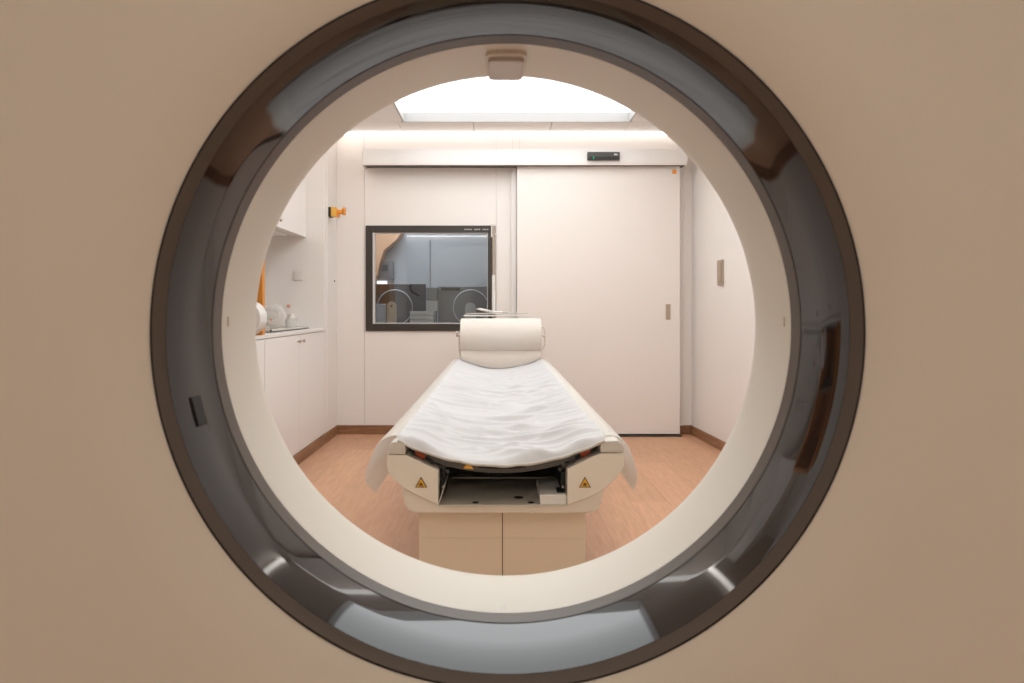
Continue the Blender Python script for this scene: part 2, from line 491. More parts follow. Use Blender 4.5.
tk = thing('sliding_door_track_cover', 'long pale metal track cover above the sliding door', 'door track', (0.2, 5.18, 2.07))
MB().prism_x([(5.18, 2.085), (5.18, 2.19), (5.20, 2.192), (YB - 0.009, 2.192), (YB - 0.009, 2.155), (5.30, 2.085)], -1.035, 1.43).build('cover', M['rail_cover'], tk, bevel=0.002)
ec = MB().prism_x([(5.178, 2.083), (5.178, 2.192), (YB - 0.009, 2.194), (YB - 0.009, 2.07), (5.21, 2.07)], -1.041, -1.0352).build('end_cap', M['rail_cover'], tk)
ec['label'] = 'left end cap'
MB().box(-1.02, 1.42, 5.20, 5.30, 2.072, 2.084).build('runner_slot', M['charcoal'], tk)
MB().box(-1.035, 1.43, 5.181, 5.19, 2.070, 2.0848).build('lower_lip', M['door'], tk)
ds = thing('door_motion_sensor', 'small dark grey motion sensor on the sliding door track cover', 'sensor', (0.785, 5.178, 2.105))
sx0, sx1, sz0, sz1 = 0.668, 0.912, 2.102, 2.163
MB().box(sx0, sx1, 5.150, 5.1795, sz0, sz1, 0.004).build('body', M['charcoal'], ds)
MB().box(sx0 + 0.012, sx1 - 0.012, 5.147, 5.151, sz0 + 0.006, sz0 + 0.024).build('lens', M['black'], ds)
MB().box(sx1 - 0.045, sx1 - 0.018, 5.1485, 5.1505, sz1 - 0.026, sz1 - 0.014).build('printed_mark', M['gasket'], ds)
MB().box(sx0 + 0.040, sx0 + 0.050, 5.1455, 5.1475, sz0 + 0.004, sz0 + 0.026).build('indicator_light', M['greenled'], ds)

# right wall plate
sp = thing('wall_switch_plate', 'bronze rectangular push plate on the right wall', 'switch', (1.532, 4.73, 1.23))
ang = math.atan2(1.545 - XRb, YB - 4.66)
m_ = MB().box(-0.014, 0.0, -0.045, 0.045, -0.087, 0.087)
pl_ = MB(); R_ = Matrix.Rotation(ang, 4, 'Z')
def rot_add(mb, src, loc):
    mb.add([R_ @ Vector(p) + Vector(loc) for p in src.v], src.f); return mb
wx = XRb + (YB - 4.73) * (1.545 - XRb) / (YB - 4.66)
rot_add(MB(), m_, (wx - 0.0005, 4.73, 1.23)).build('plate', M['brass'], sp, bevel=0.002)
rot_add(MB(), MB().box(-0.020, -0.014, -0.033, 0.033, -0.065, 0.072), (wx - 0.0005, 4.73, 1.23)).build('push_key', M['brass'], sp, bevel=0.002)

# ------------------------------------------------------------------ left cabinets
CT = 0.84
def base_cabinet(y0, y1, splits, knobs, label):
    t = thing('base_cabinet', label, 'cabinet', (XL, (y0 + y1) / 2, 0), 'base cabinets under the worktop')
    MB().box(XNB + 0.012, XL - 0.02, y0, y1, 0.0, CT - 0.022).build('body', M['cab'], t)
    for a, b_ in zip(splits, splits[1:]):
        d = MB().box(XL - 0.019, XL, a + 0.0015, b_ - 0.0015, 0.073, CT - 0.024).build('door', M['cab'], t, bevel=0.001)
        for ky in knobs:
            if a < ky < b_:
                MB().lathe([(0, 0.004), (0.012, 0.004), (0.013, 0.010), (0.020, 0.011), (0.024, 0.007)], (XL, ky, 0.774), 'x', 16).build('knob', M['brass'], d, smooth=True)
base_cabinet(3.702, 4.972, [3.702, 4.345, 4.972], [4.30, 4.395], 'white two-door base cabinet with small bronze knobs under the worktop')
base_cabinet(2.402, 3.698, [2.402, 3.035, 3.698], [2.98, 3.09], 'white base cabinet nearest the scanner, under the orange wooden shelf')
tag(MB().box(XNB, XL + 0.004, 2.402, 4.974, CT - 0.021, CT).build('worktop', M['counter'], bevel=0.002), 'thin white worktop running over the base cabinets', 'worktop')
XU = -1.404
def wall_cabinet(y0, y1, splits, knobs, label):
    t = thing('wall_cabinet', label, 'cabinet', (XU, (y0 + y1) / 2, 1.5), 'wall cabinets over the worktop')
    MB().box(XNB + 0.012, XU - 0.02, y0, y1, 1.515, ZC - 0.001).build('body', M['cab'], t)
    for a, b_ in zip(splits, splits[1:]):
        d = MB().box(XU - 0.019, XU, a + 0.0015, b_ - 0.0015, 1.50, ZC - 0.03).build('door', M['cab'], t, bevel=0.001)
        for ky in knobs:
            if a < ky < b_:
                MB().lathe([(0, 0.004), (0.012, 0.004), (0.013, 0.010), (0.020, 0.011), (0.024, 0.007)], (XU, ky, 1.545), 'x', 16).build('knob', M['brass'], d, smooth=True)
    MB().box(XNB + 0.1, XU - 0.10, y0 + 0.08, y1 - 0.15, 1.495, 1.514).build('underside_light_housing', M['rail_cover'], t)
wall_cabinet(3.702, 4.974, [3.702, 4.30, 4.974], [4.345], 'white wall cabinet hanging over the worktop beside the end panel')
# socket on the end panel
so = thing('wall_socket', 'white square switch plate on the end panel above the worktop', 'socket', (-1.48, 4.972, 1.225))
MB().box(-1.497, -1.427, 4.966, 4.9745, 1.185, 1.255, 0.002).build('plate', M['white'], so)
MB().box(-1.484, -1.440, 4.9635, 4.966, 1.198, 1.242).build('rocker', M['white'], so)
# orange wooden open shelf
os_ = thing('wooden_shelf_unit', 'orange wooden open shelf unit on the worktop at the far left', 'shelf', (-1.55, 3.3, CT))
MB().box(XNB, XL + 0.002, 3.66, 3.698, CT, 1.494).build('side_panel', M['orangewood'], os_)
MB().box(XNB, XNB + 0.02, 2.62, 3.66, CT, 1.498).build('back_panel', M['orangewood'], os_)
MB().box(XNB, XL - 0.03, 2.60, 2.62, CT, 1.498).build('side_panel', M['orangewood'], os_)
MB().box(XNB + 0.02, XL - 0.04, 2.62, 3.66, 1.115, 1.135).build('shelf', M['brownwood'], os_)
MB().box(XNB, XL - 0.03, 2.60, 3.66, 1.4985, 1.52).build('top_panel', M['orangewood'], os_)
dr = thing('paper_towel_roll', 'white upright round roll in front of the orange shelf side', 'paper roll', (-1.36, 3.50, CT))
MB().lathe([(0, 0.02), (0, 0.088), (0.005, 0.092), (0.10, 0.092), (0.105, 0.088), (0.105, 0.02)], (-1.313, 3.50, CT + 0.0925), 'y', 40, closed=True).build('roll', M['white'], dr, smooth=True)
MB().lathe([(0.002, 0.015), (0.002, 0.0195), (0.103, 0.0195), (0.103, 0.015)], (-1.313, 3.50, CT + 0.0925), 'y', 24, closed=True).build('core', M['foam'], dr, smooth=True)
# clear plastic dish standing on worktop, cup, tray
ft = thing('steel_tray', 'shallow pale tray lying on the worktop under the plastic dish', 'tray', (-1.5, 4.5, CT))
tm = MB()
tx0, tx1, ty0, ty1 = -1.62, -1.34, 4.02, 4.80
tm.box(tx0, tx1, ty0, ty1, CT, CT + 0.006)
for q in ((tx0, tx0 + 0.008, ty0, ty1), (tx1 - 0.008, tx1, ty0, ty1), (tx0, tx1, ty0, ty0 + 0.008), (tx0, tx1, ty1 - 0.008, ty1)):
    tm.box(*q, CT, CT + 0.018)
tm.build('pan', M['tablegrey'], ft)
di = thing('clear_plastic_dish', 'round clear plastic dish propped upright on the worktop', 'dish', (-1.52, 4.55, CT + 0.006))
dm = MB()
dm.lathe([(0.0, 0.001), (0.0, 0.06), (0.012, 0.078), (0.03, 0.082), (0.03, 0.079), (0.014, 0.075), (0.004, 0.058), (0.004, 0.001)], (-1.50, 4.52, CT + 0.006 + 0.083), 'y', 40, closed=True)
dm.build('bowl', M['glassplastic'], di, smooth=True)
MB().lathe([(-0.004, 0.045), (-0.004, 0.05), (0.0, 0.05), (0.0, 0.045)], (-1.50, 4.52, CT + 0.089), 'y', 32, closed=True).build('raised_ring', M['white'], di, smooth=True)
for (dx, dz, m__) in ((-0.035, -0.01, M['greenled']), (-0.008, -0.022, M['yellow'])):
    MB().lathe([(-0.003, 0.001), (-0.003, 0.008), (0, 0.008)], (-1.50 + dx, 4.52, CT + 0.089 + dz), 'y', 12).build('coloured_dot', mat('dot_colour', (0.10, 0.30, 0.22) if dz > -0.015 else (0.75, 0.36, 0.18), 0.5), di)
cu = thing('clear_plastic_cup', 'pale plastic cup with white lid beside the round dish', 'cup', (-1.41, 4.62, CT + 0.006))
MB().lathe([(0.0, 0.001), (0.0, 0.035), (0.07, 0.042), (0.07, 0.039), (0.004, 0.032), (0.004, 0.001)], (-1.405, 4.62, CT + 0.0062), 'z', 32, closed=True).build('cup_wall', M['glassplastic'], cu, smooth=True)
MB().lathe([(0.07, 0.001), (0.07, 0.025), (0.078, 0.025), (0.098, 0.019), (0.10, 0.001)], (-1.405, 4.62, CT + 0.0064), 'z', 32).build('lid', M['white'], cu, smooth=True)
pk = thing('pink_knob', 'tiny pink push knob on the end panel above the plastic cup', 'knob', (-1.56, 4.97, 0.98))
MB().lathe([(0, 0.012), (-0.015, 0.012), (-0.018, 0.008)], (-1.53, 4.974, 1.0), 'y', 16).build('button', mat('pink_plastic', (0.75, 0.38, 0.28), 0.5), pk, smooth=True)

# orange wall clip near the corner
oc = thing('orange_wall_hook', 'orange plastic hook on dark mount high beside the back corner', 'hook', (XL, 5.08, 1.71))
oz = 0.985 + 95.5 * 5.1 / 683
MB().box(XL + 0.004, XL + 0.022, 5.06, 5.14, oz - 0.036, oz + 0.036, 0.003).build('mount', M['black'], oc)
MB().box(XL + 0.022, XL + 0.062, 5.065, 5.13, oz - 0.034, oz + 0.036, 0.004).build('housing', M['yellow'], oc)
am = MB()
am.box(XL + 0.062, XL + 0.115, 5.07, 5.125, oz - 0.012, oz + 0.018)
am.box(XL + 0.105, XL + 0.122, 5.07, 5.125, oz - 0.018, oz + 0.034)
am.box(XL + 0.062, XL + 0.076, 5.07, 5.12, oz - 0.038, oz - 0.012)
am.build('arm', M['orange'], oc, bevel=0.002)

# ------------------------------------------------------------------ control room behind the window
CY = 7.4
cw = MB()
cw.box(-2.6, 1.2, CY, CY + 0.1, 0, 2.5)
struct(cw.build('wall_control_room_back', M['ctrlwall']), 'grey back wall seen through the window')
struct(MB().box(-2.7, -2.6, YB + 0.1, CY + 0.1, 0, 2.5).build('wall_control_room_left', M['ctrlwall']), 'grey side wall of the control room')
struct(MB().box(1.2, 1.3, YB + 0.1, CY + 0.1, 0, 2.5).build('wall_control_room_right', M['ctrlwall']), 'grey right wall of the control room')
struct(MB().box(-2.7, 1.3, YB + 0.1, CY + 0.1, 2.5, 2.6).build('ceiling_control_room', M['ctrlwall']), 'control room ceiling')
struct(MB().box(-2.7, 1.3, YB + 0.1, CY + 0.1, -0.06, 0.0).build('floor_control_room', M['ctrldark']), 'control room floor')
def cx(u, Y): return (u - 499) * Y / 683
def cz(v, Y): return 0.985 + (308 - v) * Y / 683
def cbox(name, u0, u1, v0, v1, y0, y1, m, parent=None, b=0.0):
    return MB().box(cx(u0, y0), cx(u1, y0), y0, y1, cz(v1, y0), cz(v0, y0), b).build(name, m, parent)
def ctop(name, label, cat, u0, u1, v0, v1, y0, y1, m, b=0.004):
    o = cbox(name, u0, u1, v0, v1, y0, y1, m, None, b); return tag(o, label, cat)
lw = emit_mat('control_room_lamp', (0.9, 0.95, 1.0), 11.0)
cl = thing('control_room_ceiling_lamp', 'lamp on the control room ceiling behind the window', 'ceiling light', (-0.9, 6.4, 2.49))
MB().box(-1.5, -0.3, 6.1, 6.7, 2.47, 2.49).build('diffuser', lw, cl)
MB().box(-1.52, -0.28, 6.08, 6.72, 2.49, 2.50).build('frame', M['white'], cl)
DZ = cz(327, 5.95)
dk = thing('control_desk', 'dark grey desk along the control room window', 'desk', (-0.8, 6.2, 0))
MB().box(-1.6, 0.6, 5.5, 6.7, DZ - 0.03, DZ).build('desktop', M['ctrldark'], dk)
MB().box(-1.58, -1.55, 5.52, 6.68, 0, DZ - 0.03).build('leg', M['ctrldark'], dk)
MB().box(0.55, 0.58, 5.52, 6.68, 0, DZ - 0.03).build('leg', M['ctrldark'], dk)
wp = MB().box(cx(429.7, 7.38), cx(430.3, 7.38), 7.385, 7.399, cz(287, 7.38), cz(240, 7.38)).build('wall_joint_strip', M['ctrlmid'])
struct(wp); wp.name = 'trim_5'
# low dark cabinets across the back
def desk_thing(name, label, cat, u0, u1, v0, y0, y1, m):
    o = MB().box(cx(u0, y0), cx(u1, y0), y0, y1, DZ, cz(v0, y0), 0.004).build(name, m); return tag(o, label, cat)
desk_thing('monitor_back', 'flat dark grey monitor seen through the window, left of centre', 'monitor', 395, 425.5, 284, 6.5, 6.54, M['ctrldark'])
desk_thing('equipment_cabinet', 'wide grey equipment cabinet at the right behind the window glass', 'cabinet', 438, 490, 286.5, 6.5, 6.66, M['ctrlmid'])
MB().box(cx(441, 6.49), cx(460, 6.49), 6.492, 6.499, cz(290.5, 6.49), cz(287.5, 6.49)).build('slot', M['black'], bpy.data.objects['equipment_cabinet'])
desk_thing('brown_cupboard', 'brown wooden cupboard low at the left behind the window', 'cupboard', 375, 394.6, 284, 6.5, 6.66, M['brownwood'])
pr = thing('desk_printer', 'dark grey printer with pale paper below, behind the window', 'printer', (cx(431.5, 6.4), 6.4, DZ))
MB().box(cx(426, 6.4), cx(437.5, 6.4), 6.4, 6.49, cz(300.5, 6.4), cz(287.5, 6.4), 0.006).build('body', M['ctrlmid'], pr)
MB().box(cx(426.5, 6.4), cx(437.5, 6.4), 6.41, 6.49, cz(311, 6.4), cz(300.5, 6.4)).build('paper', M['gasket'], pr)
MB().box(cx(427.5, 6.4), cx(436.5, 6.4), 6.42, 6.49, DZ, cz(311, 6.4)).build('base', M['ctrldark'], pr)
ws = thing('paper_stack', 'stacked white boxes of paper on the desk behind the window', 'boxes', (cx(422, 6.0), 6.0, DZ))
for a, b_ in ((311.2, 315), (315.4, 319), (319.4, 326.9)):
    MB().box(cx(410, 6.0), cx(434 - (a > 312) * 0.6, 6.0), 6.0, 6.2, cz(b_, 6.0), cz(a, 6.0)).build('sheaf', M['white'], ws)
def rounded_board(name, label, cat, u0, u1, v0, v1, y0, y1, m, hole=False):
    x0, x1 = cx(u0, y0), cx(u1, y0); r = (x1 - x0) / 2; z1 = cz(v0, y0)
    poly = [(x0, DZ), (x1, DZ)] + [((x0 + x1) / 2 + r * math.cos(t * PI / 12), z1 - r + r * math.sin(t * PI / 12)) for t in range(13)]
    o = MB().prism_y(poly, y0, y1).build(name, m)
    if hole:
        MB().lathe([(-0.002, 0.001), (-0.002, 0.010), (0, 0.010)], ((x0 + x1) / 2, y0, z1 - r), 'y', 16).build('hole', M['brownwood'], o)
    return tag(o, label, cat)
rounded_board('rounded_wooden_board', 'beige rounded board standing at the left behind the window', 'board', 387, 396, 301.5, 326, 6.1, 6.13, M['beige'], True)
rounded_board('rounded_white_speaker', 'pale rounded speaker standing at the right behind the window', 'speaker', 465, 475.5, 302.5, 320, 6.1, 6.18, M['gasket'])
desk_thing('small_white_box', 'pale low box against the left edge of the window', 'box', 376, 384.5, 304, 6.2, 6.3, M['ctrlwall'])
for (uc, vc, lb) in ((393, 305.5, 'thin pale hoop standing at the left behind the window'), (470.5, 306, 'thin pale hoop standing at the right behind the window')):
    ro = 18.5 * 6.25 / 683
    o = MB().lathe([(0, ro - 0.010), (0.006, ro - 0.006), (0, ro), (-0.006, ro - 0.006)], (cx(uc, 6.25), 6.35 if uc < 400 else 6.35, DZ + ro), 'y', 64, closed=True).build('wire_hoop', M['ctrlwall'], smooth=True)
    tag(o, lb, 'hoop', 'pale hoops behind the window')
wu = thing('wall_unit', 'small grey unit on the control room wall at the left', 'wall unit', (cx(386, 7.3), 7.3, cz(268, 7.3)))
MB().box(cx(377, 7.3), cx(393, 7.3), 7.3, 7.399, cz(280, 7.3), cz(261, 7.3), 0.006).build('body', M['ctrlmid'], wu)
MB().box(cx(383, 7.3), cx(388, 7.3), 7.29, 7.3, cz(270, 7.3), cz(265, 7.3)).build('display', M['ctrldark'], wu)
MB().box(cx(377, 7.3), cx(386, 7.3), 7.29, 7.38, cz(284, 7.3), cz(281, 7.3)).build('lamp_bar', emit_mat('small_lamp_bar', (1, 0.98, 0.95), 1.5), wu)
ps = MB().prism_y([(cx(366, 7.2), cz(232, 7.2)), (cx(402, 7.2), cz(232, 7.2)), (cx(396, 7.2), cz(240, 7.2)), (cx(384, 7.2), cz(250, 7.2)), (cx(380, 7.2), cz(262, 7.2)), (cx(377, 7.2), cz(275, 7.2)), (cx(366, 7.2), cz(285, 7.2))], 7.2, 7.399).build('peach_glow_shape', M['peach'])  # solid shape added to paint a warm glow in the glass
tag(ps, 'peach shape standing in for a warm glow in the top left corner of the window', 'glow shape')
cb = MB().tube([(cx(u, 6.45), 6.45, cz(v, 6.45)) for u, v in ((411, 284.2), (410, 288), (412, 292), (416, 294), (419, 296))], 0.008, 8).build('curved_cable', M['black'], smooth=True)
tag(cb, 'short black curved cable on the dark monitor behind the window', 'cable')

# ------------------------------------------------------------------ scanner gantry
GX, GZ = 0.010, 0.985 - 0.028
SEG = 192
gan = thing('scanner_gantry', 'large cream medical scanner gantry with round bore filling the foreground', 'medical scanner', (GX, 1.0, 0))
def ring(prof, name, m, parent=gan, seg=SEG, closed=False):
    mb = MB()
    vs_, fs = [], []
    for a, r in prof:
        for k in range(seg):
            t = 2 * PI * k / seg
            vs_.append((GX + r * math.sin(t), a, GZ + r * math.cos(t)))
    n = len(prof)
    for i in range(n if closed else n - 1):
        j = (i + 1) % n
        for k in range(seg):
            fs.append((i * seg + k, i * seg + (k + 1) % seg, j * seg + (k + 1) % seg, j * seg + k))
    mb.add(vs_, fs)
    return mb.build(name, m, parent, smooth=True, angle=25)
# smooth trumpet profile of the glossy ring
main = []
for i in range(15):
    t = i / 14
    y = 0.797 + (0.9075 - 0.797) * t
    main.append((y, 0.392 + 0.007 * max(0, 1 - t / 0.55) ** 2.0))
gr = ring(main + [(0.9075, 0.42), (0.80, 0.42)], 'glossy_ring', M['gloss'], closed=True)
gr['label'] = 'glossy black mirror-like ring round the opening'
tr_ = ring([(0.7966, 0.3992), (0.794, 0.4008), (0.787, 0.4085), (0.786, 0.4095), (0.7875, 0.4105), (0.82, 0.4105), (0.7985, 0.402)], 'outer_trim_ring', M['ringmatte'], closed=True)
tr_['label'] = 'satin dark outer rim of the ring'
ring([(0.7862, 0.4098), (0.792, 0.4098), (0.792, 0.4125), (0.7868, 0.4125)], 'outer_seam', M['seam'], closed=True)
ring([(0.9075, 0.3922), (0.9075, 0.42), (0.9100, 0.42), (0.9100, 0.3922)], 'inner_seam', M['seam'], closed=True)
ib = ring([(0.9100, 0.3914), (0.9360, 0.3905), (0.9370, 0.42), (0.9100, 0.42)], 'inner_trim_ring', M['ringmatte'], closed=True)
ib['label'] = 'satin dark inner band of the ring'
wp_ = [(0.9370, 0.3905), (0.975, 0.3895), (1.02, 0.3874), (1.045, 0.3862), (1.058, 0.3870), (1.068, 0.3905), (1.085, 0.400), (1.11, 0.414), (1.15, 0.433), (1.19, 0.452), (1.21, 0.465), (1.22, 0.48)]
bl_ = ring(wp_, 'bore_liner', M['bore']); bl_['label'] = 'smooth off-white inner bore wall'
# front, rim and rear covers
def rb_(t, hw=1.02, hh=0.905):
    c, s = abs(math.sin(t)), abs(math.cos(t))
    n = 5.0
    return 1.0 / ((c / hw) ** n + (s / hh) ** n) ** (1 / n)
def cover(rings, name):
    vs_, fs = [], []
    for fn in rings:
        for k in range(SEG):
            t = 2 * PI * k / SEG
            y, r = fn(t)
            vs_.append((GX + r * math.sin(t), y, GZ + r * math.cos(t)))
    for i in range(len(rings) - 1):
        for k in range(SEG):
            fs.append((i * SEG + k, i * SEG + (k + 1) % SEG, (i + 1) * SEG + (k + 1) % SEG, (i + 1) * SEG + k))
    return MB().add(vs_, fs).build(name, M['gantry'], gan, smooth=True, angle=40)
R0 = 0.4125
def fr_(s, y):
    return lambda t: (y, R0 + (rb_(t) - R0) * s)
YF = 0.787
def fg_(s, y):
    return lambda t: (y, 0.80 + (rb_(t) - 0.80) * s)
fc = cover([lambda t: (YF + 0.03, R0), lambda t: (YF + 0.003, R0), lambda t: (YF, R0 + 0.003), lambda t: (YF - 0.010, 0.50), lambda t: (YF - 0.020, 0.60), lambda t: (YF - 0.028, 0.70), lambda t: (YF - 0.032, 0.80), fg_(0.3, YF - 0.032), fg_(0.75, YF - 0.020), fg_(0.93, YF + 0.01), fr_(1.0, YF + 0.09), fr_(1.0, 1.0)], 'front_cover')
R1 = 0.48
cover([fr_(1.0, 1.003), fr_(1.0, 1.16), fr_(0.97, 1.20), fr_(0.9, 1.215), lambda t: (1.22, R1)], 'rear_cover')
MB().box(-0.9, 0.9, 0.86, 1.16, 0.0, 0.16, 0.01).build('base', M['gantry'], gan)
# sensor housing in the top of the bore
zt = GZ + 0.389
def rr(x0, x1, z0, z1, r, n=5):
    out = []
    for cx_, cz_, a0 in ((x1 - r, z1 - r, 0), (x0 + r, z1 - r, 90), (x0 + r, z0 + r, 180), (x1 - r, z0 + r, 270)):
        for i in range(n + 1):
            a = math.radians(a0 + 90 * i / n)
            out.append((cx_ + r * math.cos(a), cz_ + r * math.sin(a)))
    return out
def slab(poly, z0, z1, taper=0.0):
    n = len(poly)
    mx_ = sum(p[0] for p in poly) / n; my_ = sum(p[1] for p in poly) / n
    low_ = [(mx_ + (p[0] - mx_) * (1 - taper), my_ + (p[1] - my_) * (1 - taper)) for p in poly]
    vs_ = [(x, y, z0) for x, y in low_] + [(x, y, z1) for x, y in poly]
    return MB().add(vs_, [tuple(range(n)), tuple(range(2 * n - 1, n - 1, -1))] + [(i, i + n, (i + 1) % n + n, (i + 1) % n) for i in range(n)])
sh = slab(rr(GX - 0.0262, GX + 0.0262, 0.966, 1.052, 0.009), 1.3345, 1.352, 0.03).build('sensor_housing', mat('grey_beige_plastic', (0.62, 0.55, 0.49), 0.4, var=0.01), gan, bevel=0.002)
sh['label'] = 'small grey-beige rounded sensor housing at the top of the bore'
slab(rr(GX - 0.0292, GX + 0.0292, 0.958, 1.050, 0.012), 1.3405, 1.352).build('housing_collar', M['bore'], sh, bevel=0.0015)
# dark slot in the left of the glossy ring
a_ = math.atan2(-302, -78 + 0)      # direction from ring centre (x, z)
th = math.radians(270 - 14.5)
def ringpt(t, y, r): return Vector((GX + r * math.sin(t), y, GZ + r * math.cos(t)))
sl = MB(); pts_ = []
for (t0, y0) in ((-0.047, 0.829), (-0.047, 0.852), (0.047, 0.852), (0.047, 0.829)):
    pts_.append((t0, y0))
vs_ = [ringpt(th + t0, y0, 0.3915) for t0, y0 in pts_] + [ringpt(th + t0, y0, 0.399) for t0, y0 in pts_]
sl.add(vs_, [(0, 1, 2, 3), (7, 6, 5, 4), (0, 4, 5, 1), (1, 5, 6, 2), (2, 6, 7, 3), (3, 7, 4, 0)])
sl.build('status_window', M['seam'], gan)
# small pale printed mark at the bottom and laser windows at the sides
pm = MB()
for dx in (-0.003, 0.002):
    pm.box(GX - 0.004 + dx, GX - 0.0025 + dx, 0.947, 0.968, GZ - 0.3905, GZ - 0.3895)
pm.box(GX - 0.007, GX - 0.0005, 0.954, 0.957, GZ - 0.3905, GZ - 0.3896)
pm.build('printed_mark', M['white'], gan)
for s in (-1, 1):
    lm = MB()
    lm.box(GX + s * 0.3895 - 0.0015, GX + s * 0.3895 + 0.0015, 0.955, 0.965, GZ + 0.002, GZ + 0.016)
    lm.build('laser_window', M['gantry'], gan)

# ------------------------------------------------------------------ patient table
TXC, THW = 0.0055, 0.265
TY0, TY1 = 1.75, 4.56
TZ = 0.646
SAG = 0.064
def T(u, v, Y=1.75): return (cx(u, Y), cz(v, Y))
tb = thing('patient_table', 'cream medical patient table on a boxy pedestal behind the bore', 'patient table', (TXC, 1.9, 0))
# pedestal in four cover panels round a core
px0, px1, py0, py1 = cx(418.5, 1.85), cx(586, 1.85), 1.85, 3.9
pm_ = cx(502.5, 1.85)
pz = cz(538, 1.85)
ped = MB().box(px0 + 0.006, px1 - 0.006, py0 + 0.006, py1, 0, 0.47).build('pedestal', M['charcoal'], tb)
for (a, b_) in ((px0, pm_), (pm_, px1)):
    for (c_, d_) in ((0.01, pz), (pz, 0.462)):
        MB().box(a + 0.0012, b_ - 0.0012, py0, py0 + 0.006, c_ + 0.0002, d_ - 0.0002).build('cover_panel', M['pedestal'], ped)
# lower body
zb = cz(514.5, 1.75)
low = [T(400, 486), T(402, 498), T(404, 506), T(407, 511), T(412, 513.8), T(420, 514.8), T(588, 514.8), T(596, 513.5), T(600, 510), T(602.5, 503), T(605, 486), T(567.8, 500), T(567.8, 505.6), T(438, 505.6), T(438, 500)]
MB().prism_y(low, 1.762, 3.95).build('lower_body', M['tablewhite'], tb, bevel=0.004)
# side covers
sl_ = [T(387.5, 455.3), T(386.6, 461), T(386.6, 467), T(388.5, 473), T(393, 479), T(402, 487), T(414, 494), T(426, 500), T(438.2, 505.2), T(438.2, 470.6), T(405.5, 455.3)]
sr_ = [T(624, 453.6), T(625, 460), T(624.3, 467), T(620, 474), T(613, 481.5), T(605, 488.5), T(597, 494.2), T(582, 500.5), T(567.4, 505.2), T(567.4, 469.3), T(600, 453.6)]
for pts, lab in ((sl_, 'left'), (sr_, 'right')):
    o = MB().prism_y(pts, 1.752, 4.25).build('side_cover', M['tablewhite'], tb, bevel=0.002)
    s = o
    # warning sticker
    uc = 421 if lab == 'left' else 585
    W = [T(uc - 6, 487.6), T(uc + 6, 487.6), T(uc, 476.8)]
    wt = MB().prism_y(W, 1.7506, 1.752).build('warning_sticker', M['black'], o)
    W2 = [T(uc - 4.8, 486.9), T(uc + 4.8, 486.9), T(uc, 478.3)]
    yl = MB().prism_y(W2, 1.7498, 1.7506).build('warning_field', M['warn'], o)
    sy = MB()
    c0 = T(uc, 484.6)
    for k in range(7):
        an = math.radians(-10 + 200 * k / 6)
        d = (math.cos(an) * 0.0052, math.sin(an) * 0.0052)
        n_ = (-math.sin(an) * 0.0006, math.cos(an) * 0.0006)
        sy.prism_y([(c0[0] - n_[0], c0[1] - n_[1]), (c0[0] + d[0] - n_[0], c0[1] + d[1] - n_[1]), (c0[0] + d[0] + n_[0], c0[1] + d[1] + n_[1]), (c0[0] + n_[0], c0[1] + n_[1])], 1.7492, 1.7498)
    sy.lathe([(-0.0008, 0.0001), (-0.0008, 0.002), (0, 0.002)], (c0[0], 1.7498, c0[1]), 'y', 10)
    sy.box(c0[0] - 0.006, c0[0] + 0.006, 1.7492, 1.7498, c0[1] - 0.0042, c0[1] - 0.003)
    sy.build('warning_symbol', M['black'], o)
# rail caps
for pts in ([T(388, 454.6), T(387, 452), T(388.5, 445.5), T(392, 442), T(401, 442), T(405.5, 444.5), T(405.5, 454.6)],
            [T(624, 452.8), T(624.3, 449), T(621.5, 443), T(618, 440.5), T(605, 441), T(600.5, 443.5), T(600.5, 452.8)]):
    MB().prism_y(pts, 1.75, 4.3).build('side_rail', M['tablegrey'], tb, bevel=0.003)
# tray
zf = cz(505.4, 1.75)
ty = MB()
tx0, tx1 = cx(438.2, 1.75), cx(567.4, 1.75)
ty.box(tx0, tx1, 1.753, 2.30, zf - 0.003, zf)
ty.box(tx0 + 0.016, tx1, 2.03, 2.04, zf, zf + 0.003)
tray = ty.build('metal_tray', M['metal'], tb)
tray['label'] = 'brushed metal tray inside the open front'
MB().add([(tx0 + 0.001, 1.753, zf), (tx0 + 0.001, 2.3, zf), (tx0 + 0.040, 2.3, zf + 0.12), (tx0 + 0.016, 1.76, zf + 0.05), (tx0 + 0.001, 1.753, zf + 0.004)], [(0, 1, 2, 3, 4)]).build('tray_side', M['metal'], tray, solid=0.002)
for (u, v, r) in ((518.5, 497.5, 0.013), (475.5, 502.6, 0.009), (531, 502.6, 0.009)):
    Y = 683 * (0.985 - zf) / (v - 308)
    MB().lathe([(0.0, r), (0.0006, r), (0.0006, 0.0005)], (cx(u, Y), Y, zf), 'z', 24).build('hole', M['seam'], tray)
# white block on the tray
bxx0 = cx(540, 1.755)
wbk = MB().box(bxx0, tx1 - 0.001, 1.757, 1.93, zf, cz(494.8, 1.757), 0.0015).build('connector_block', M['white'], tb)
wbk['label'] = 'white block in the right of the tray'
MB().box(tx1 - 0.024, tx1 - 0.004, 1.775, 1.82, cz(494.8, 1.757), cz(494.8, 1.757) + 0.003).build('socket', M['black'], wbk)
# black plate standing in for the shade deep inside the table
MB().box(cx(410, 1.75), cx(596, 1.75), 2.30, 2.32, zf - 0.02, 0.542).build('inner_dark_plate', M['black'], tb)
